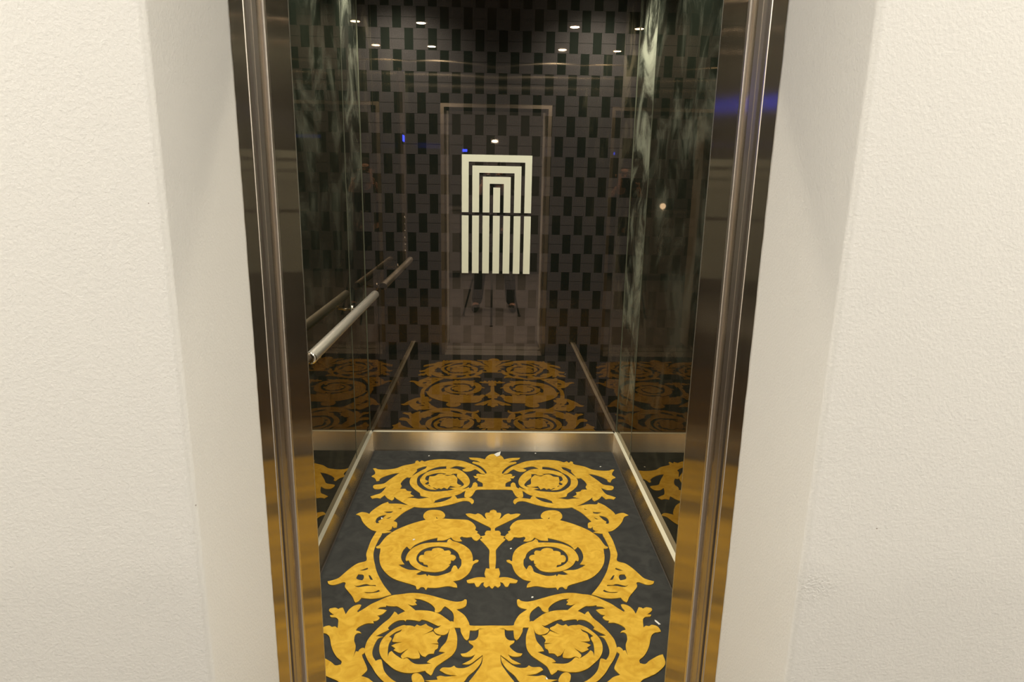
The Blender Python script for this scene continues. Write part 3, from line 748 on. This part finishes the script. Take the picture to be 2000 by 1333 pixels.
box('housing', (1.25, 1.88, L_FAR + 0.0005, L_FAR + 0.03, 2.03, 2.12), M['black_plastic'], bs, bevel=0.004)
box('light_bar', (1.27, 1.86, L_FAR + 0.03, L_FAR + 0.033, 2.05, 2.10), emit('blue_sign', (0.04, 0.08, 1.0), 0.8), bs)
bl = tag(empty('indicator_light', (-0.455, L_FAR, 1.911)), 'tiny blue indicator light on the far lobby wall', 'indicator')
box('housing', (-0.51, -0.40, L_FAR + 0.0005, L_FAR + 0.02, 1.875, 1.947), M['black_plastic'], bl, bevel=0.004)
box('glow', (-0.49, -0.42, L_FAR + 0.02, L_FAR + 0.024, 1.893, 1.930), M['blue'], bl)

# ------------------------------------------------------------------ the photographer, seen only as a reflection
def skin(name, nodes, edges, root, mat, parent=None, sub=2):
    keys = list(nodes)
    me = bpy.data.meshes.new(name)
    me.from_pydata([nodes[k][0] for k in keys], [(keys.index(a), keys.index(b)) for a, b in edges], [])
    o = link(name, me, mat, parent)
    mod = o.modifiers.new('skin', 'SKIN'); mod.use_smooth_shade = True
    if not me.skin_vertices: me.skin_vertices.new()
    for i, k in enumerate(keys):
        r = nodes[k][1]
        me.skin_vertices[0].data[i].radius = (r, r) if not hasattr(r, '__len__') else r
        me.skin_vertices[0].data[i].use_root = (k == root)
    ss = o.modifiers.new('sub', 'SUBSURF'); ss.levels = sub; ss.render_levels = sub
    return o

person = tag(empty('person', (0.01, -0.56, 0)), 'person in dark clothes standing behind a tripod, both hands on the camera', 'person')
nodes = {
    'pelvis': ((0.01, -0.58, 0.93), 0.125), 'waist': ((0.01, -0.56, 1.06), 0.118), 'chest': ((0.01, -0.50, 1.24), 0.135), 'neck0': ((0.01, -0.42, 1.38), 0.062),
    'neck': ((0.0, -0.37, 1.435), 0.052), 'jaw': ((-0.01, -0.325, 1.485), 0.062), 'head': ((-0.01, -0.325, 1.56), 0.083), 'crown': ((-0.01, -0.345, 1.635), 0.065),
    'shl': ((-0.16, -0.47, 1.335), 0.062), 'ell': ((-0.265, -0.36, 1.15), 0.042), 'wrl': ((-0.150, -0.175, 1.385), 0.027), 'pal': ((-0.130, -0.133, 1.437), 0.024),
    'shr': ((0.18, -0.47, 1.335), 0.062), 'elr': ((0.245, -0.36, 1.15), 0.042), 'wrr': ((0.112, -0.175, 1.385), 0.027), 'par': ((0.092, -0.133, 1.437), 0.024),
    'hil': ((-0.085, -0.58, 0.86), 0.092), 'knl': ((-0.15, -0.55, 0.48), 0.058), 'anl': ((-0.195, -0.60, 0.09), 0.040), 'tol': ((-0.215, -0.46, 0.045), 0.034),
    'hir': ((0.105, -0.58, 0.86), 0.092), 'knr': ((0.175, -0.55, 0.48), 0.058), 'anr': ((0.215, -0.60, 0.09), 0.040), 'tor': ((0.235, -0.46, 0.045), 0.034),
}
edges = [('pelvis','waist'),('waist','chest'),('chest','neck0'),('neck0','neck'),('neck','jaw'),('jaw','head'),('head','crown'),
         ('chest','shl'),('shl','ell'),('ell','wrl'),('wrl','pal'),('chest','shr'),('shr','elr'),('elr','wrr'),('wrr','par'),
         ('pelvis','hil'),('hil','knl'),('knl','anl'),('anl','tol'),('pelvis','hir'),('hir','knr'),('knr','anr'),('anr','tor')]
body = skin('body', nodes, edges, 'pelvis', M['skin'], person)
for s, cxp in ((-1, -0.130), (1, 0.092)):
    for j, (dz, ln, rr) in enumerate(((0.024, 0.040, 0.0082), (0.008, 0.046, 0.0088), (-0.009, 0.043, 0.0084), (-0.025, 0.034, 0.0074))):
        q0 = (cxp, -0.118, 1.447 + dz); q1 = (cxp + s * 0.004, -0.092, 1.452 + dz); q2 = (cxp - s * 0.010, -0.092 + ln * 0.6, 1.454 + dz); q3 = (cxp - s * 0.020, -0.092 + ln, 1.453 + dz)
        skin('finger', {'a': (q0, 0.010), 'b': (q1, rr), 'c': (q2, rr * .95), 'd': (q3, rr * .8)}, [('a','b'),('b','c'),('c','d')], 'a', M['skin'], body, 1)
    skin('thumb', {'a': ((cxp, -0.135, 1.455), 0.012), 'b': ((cxp - s * 0.022, -0.140, 1.478), 0.0100), 'c': ((cxp - s * 0.042, -0.134, 1.490), 0.0085)}, [('a','b'),('b','c')], 'a', M['skin'], body, 1)
def grow(keys, d, over=None):
    r = {}
    for k in keys:
        c, q = nodes[k]; r[k] = (c, q + d)
    if over: r.update(over)
    return r
sk = ['waist','chest','neck0','shl','ell','shr','elr']
skin('jacket', grow(sk, 0.012, {'hem': ((0.01, -0.585, 0.90), 0.150), 'cul': ((-0.165, -0.195, 1.355), 0.038), 'cur': ((0.127, -0.195, 1.355), 0.038)}),
     [('hem','waist'),('waist','chest'),('chest','neck0'),('chest','shl'),('shl','ell'),('ell','cul'),('chest','shr'),('shr','elr'),('elr','cur')], 'waist', M['cloth'], person)
skin('trousers', grow(['pelvis','hil','knl','hir','knr'], 0.014, {'anl': ((-0.195, -0.60, 0.065), 0.066), 'anr': ((0.215, -0.60, 0.065), 0.066)}),
     [('pelvis','hil'),('hil','knl'),('knl','anl'),('pelvis','hir'),('hir','knr'),('knr','anr')], 'pelvis', M['trousers'], person)
for s, ax_, tx in ((-1, -0.195, -0.215), (1, 0.215, 0.235)):
    skin('shoe', {'h': ((ax_, -0.625, 0.052), 0.046), 'm': ((ax_ + s * 0.008, -0.53, 0.050), 0.047), 't': ((tx, -0.425, 0.045), 0.040)}, [('h','m'),('m','t')], 'h', M['black_plastic'], person)
skin('hair', {'a': ((-0.01, -0.385, 1.56), 0.073), 'b': ((-0.01, -0.365, 1.625), 0.080), 'c': ((-0.01, -0.310, 1.650), 0.058)}, [('a','b'),('b','c')], 'b', M['hair'], person)
for s in (-1, 1):
    MB().ring((-0.01 + s * 0.030, -0.2465, 1.558), (0, 1, 0), [(0.0125, 0.0), (0.010, 0.006), (0.0005, 0.009)], 14).build('eye', M['black_plastic'], body, smooth=True)
    skin('ear', {'a': ((-0.01 + s * 0.083, -0.335, 1.570), 0.013), 'b': ((-0.01 + s * 0.084, -0.330, 1.540), 0.010)}, [('a','b')], 'a', M['skin'], body, 1)
skin('nose', {'a': ((-0.01, -0.240, 1.560), 0.008), 'b': ((-0.01, -0.224, 1.528), 0.013)}, [('a','b')], 'a', M['skin'], body, 1)
MB().tube([(-0.034, -0.262, 1.492), (-0.01, -0.255, 1.490), (0.014, -0.262, 1.492)], 0.005, 8).build('mouth', simple('lips', (0.42, 0.16, 0.13), 0.5), body, smooth=True)

tp = tag(empty('tripod', (-0.02, -0.09, 0)), 'black three-legged tripod carrying the camera in the lobby', 'tripod')
MB().tube([(-0.02, -0.09, 0.86), (-0.02, -0.09, 1.40)], 0.014, 14).build('centre_column', M['black_plastic'], tp, smooth=True)
MB().ring((-0.02, -0.09, 1.37), (0, 0, 1), [(0.0005, 0.0), (0.026, 0.0), (0.030, 0.02), (0.022, 0.045), (0.034, 0.052), (0.034, 0.060), (0.0005, 0.060)], 24).build('head', M['black_plastic'], tp, smooth=True)
MB().ring((-0.02, -0.09, 1.10), (0, 0, 1), [(0.0005, 0.0), (0.045, 0.0), (0.052, 0.02), (0.045, 0.05), (0.0005, 0.05)], 24).build('spider', M['black_plastic'], tp, smooth=True)
for ang in (90, 210, 330):
    c, s = math.cos(math.radians(ang)), math.sin(math.radians(ang))
    p0 = Vector((-0.02 + c * 0.04, -0.09 + s * 0.04, 1.12)); p1 = Vector((-0.02 + c * 0.36, -0.09 + s * 0.36, 0.012))
    pm = p0.lerp(p1, 0.5)
    lg = MB().tube([p0, pm], [0.014, 0.014], 12).tube([pm, p1], [0.0105, 0.0105], 12).build('leg', M['black_plastic'], tp, smooth=True)
    MB().ring(tuple(p1), (0, 0, 1), [(0.0005, -0.0118), (0.016, -0.0118), (0.016, 0.0), (0.010, 0.012)], 16).build('rubber_foot', M['gap'], lg, smooth=True)
cm = tag(empty('photo_camera', (-0.02, -0.09, 1.43)), 'black camera on top of the tripod in front of the person', 'camera')
box('body', (-0.090, 0.052, -0.118, -0.062, 1.4305, 1.535), M['black_plastic'], cm, bevel=0.008)
box('viewfinder', (-0.050, 0.010, -0.125, -0.058, 1.530, 1.562), M['black_plastic'], cm, bevel=0.008)
le = MB().ring((-0.0255, -0.064, 1.490), (0, 1, 0), [(0.036, 0.0), (0.036, 0.030), (0.039, 0.032), (0.039, 0.046), (0.032, 0.046), (0.030, 0.040)], 32).build('lens', M['black_plastic'], cm, smooth=True)
MB().ring((-0.0255, -0.064, 1.490), (0, 1, 0), [(0.0305, 0.038), (0.018, 0.042), (0.0005, 0.043)], 32).build('front_element', M['lens_glass'], le, smooth=True)
MB().ring((-0.070, -0.086, 1.535), (0, 0, 1), [(0.010, 0.0), (0.010, 0.006), (0.0005, 0.008)], 16).build('shutter_button', M['button'], cm, smooth=True)

# ------------------------------------------------------------------ litter on the carpet
def scrap(name, x, y, pts, label, group=None, z=0.0092, rz=0.0):
    mb = MB(); n = len(pts)
    c, s = math.cos(rz), math.sin(rz)
    P = [(x + a * c - b * s, y + a * s + b * c, h_) for a, b, h_ in pts]
    mb.v = [(a, b, z + h_) for a, b, h_ in P] + [(a, b, z + h_ + 0.0008) for a, b, h_ in P]
    mb.f = [tuple(range(n))[::-1], tuple(range(n, 2 * n))] + [(i, (i+1) % n, n + (i+1) % n, n + i) for i in range(n)]
    return tag(mb.build(name, M['paper']), label, 'litter', group)
scrap('paper_scrap', 0.021, 3.432, [(-0.020, 0.004, 0.001), (-0.004, -0.024, 0.0), (0.012, -0.016, 0.003), (0.018, 0.020, 0.011), (-0.002, 0.016, 0.006)], 'torn white paper scrap at the tip of the rear gold palmette')
crumbs = [(0.5669, 2.0005, 0.004, 0.024, 'white shred beside the right skirting, above the front scroll'),
          (0.1595, 1.7345, 0.003, 0.022, 'white shred at the front edge, right of the front palmette'),
          (0.1339, 1.7282, 0.004, 0.010, 'short white shred at the front edge beside the longer one'),
          (-0.5034, 2.7238, 0.004, 0.014, 'white crumb inside the left gold tulip at the rear'),
          (-0.3395, 2.5390, 0.006, 0.007, 'white crumb on the left middle scroll ring'),
          (0.0693, 2.4744, 0.005, 0.006, 'white crumb right of the gold column between the middle scrolls'),
          (0.1394, 2.1440, 0.005, 0.006, 'white crumb in front of the right middle scroll'),
          (0.5727, 3.2896, 0.005, 0.006, 'white crumb behind the rear right scroll leaf'),
          (0.2339, 3.4625, 0.005, 0.007, 'white crumb by the rear skirting, right of centre'),
          (-0.3561, 3.4114, 0.005, 0.006, 'white crumb by the rear skirting, left of centre')]
for x, y, a, b, lab in crumbs:
    z = 0.0092 if (-0.36 < x < -0.32) else 0.0064
    scrap('litter_crumb', x, y, [(-a, -b * .5, 0), (a * .6, -b * .6, 0.001), (a, b * .3, 0.0), (a * .2, b * .6, 0.001), (-a * .7, b * .4, 0)], lab, 'white crumbs and shreds on the carpet', z, 0.5)
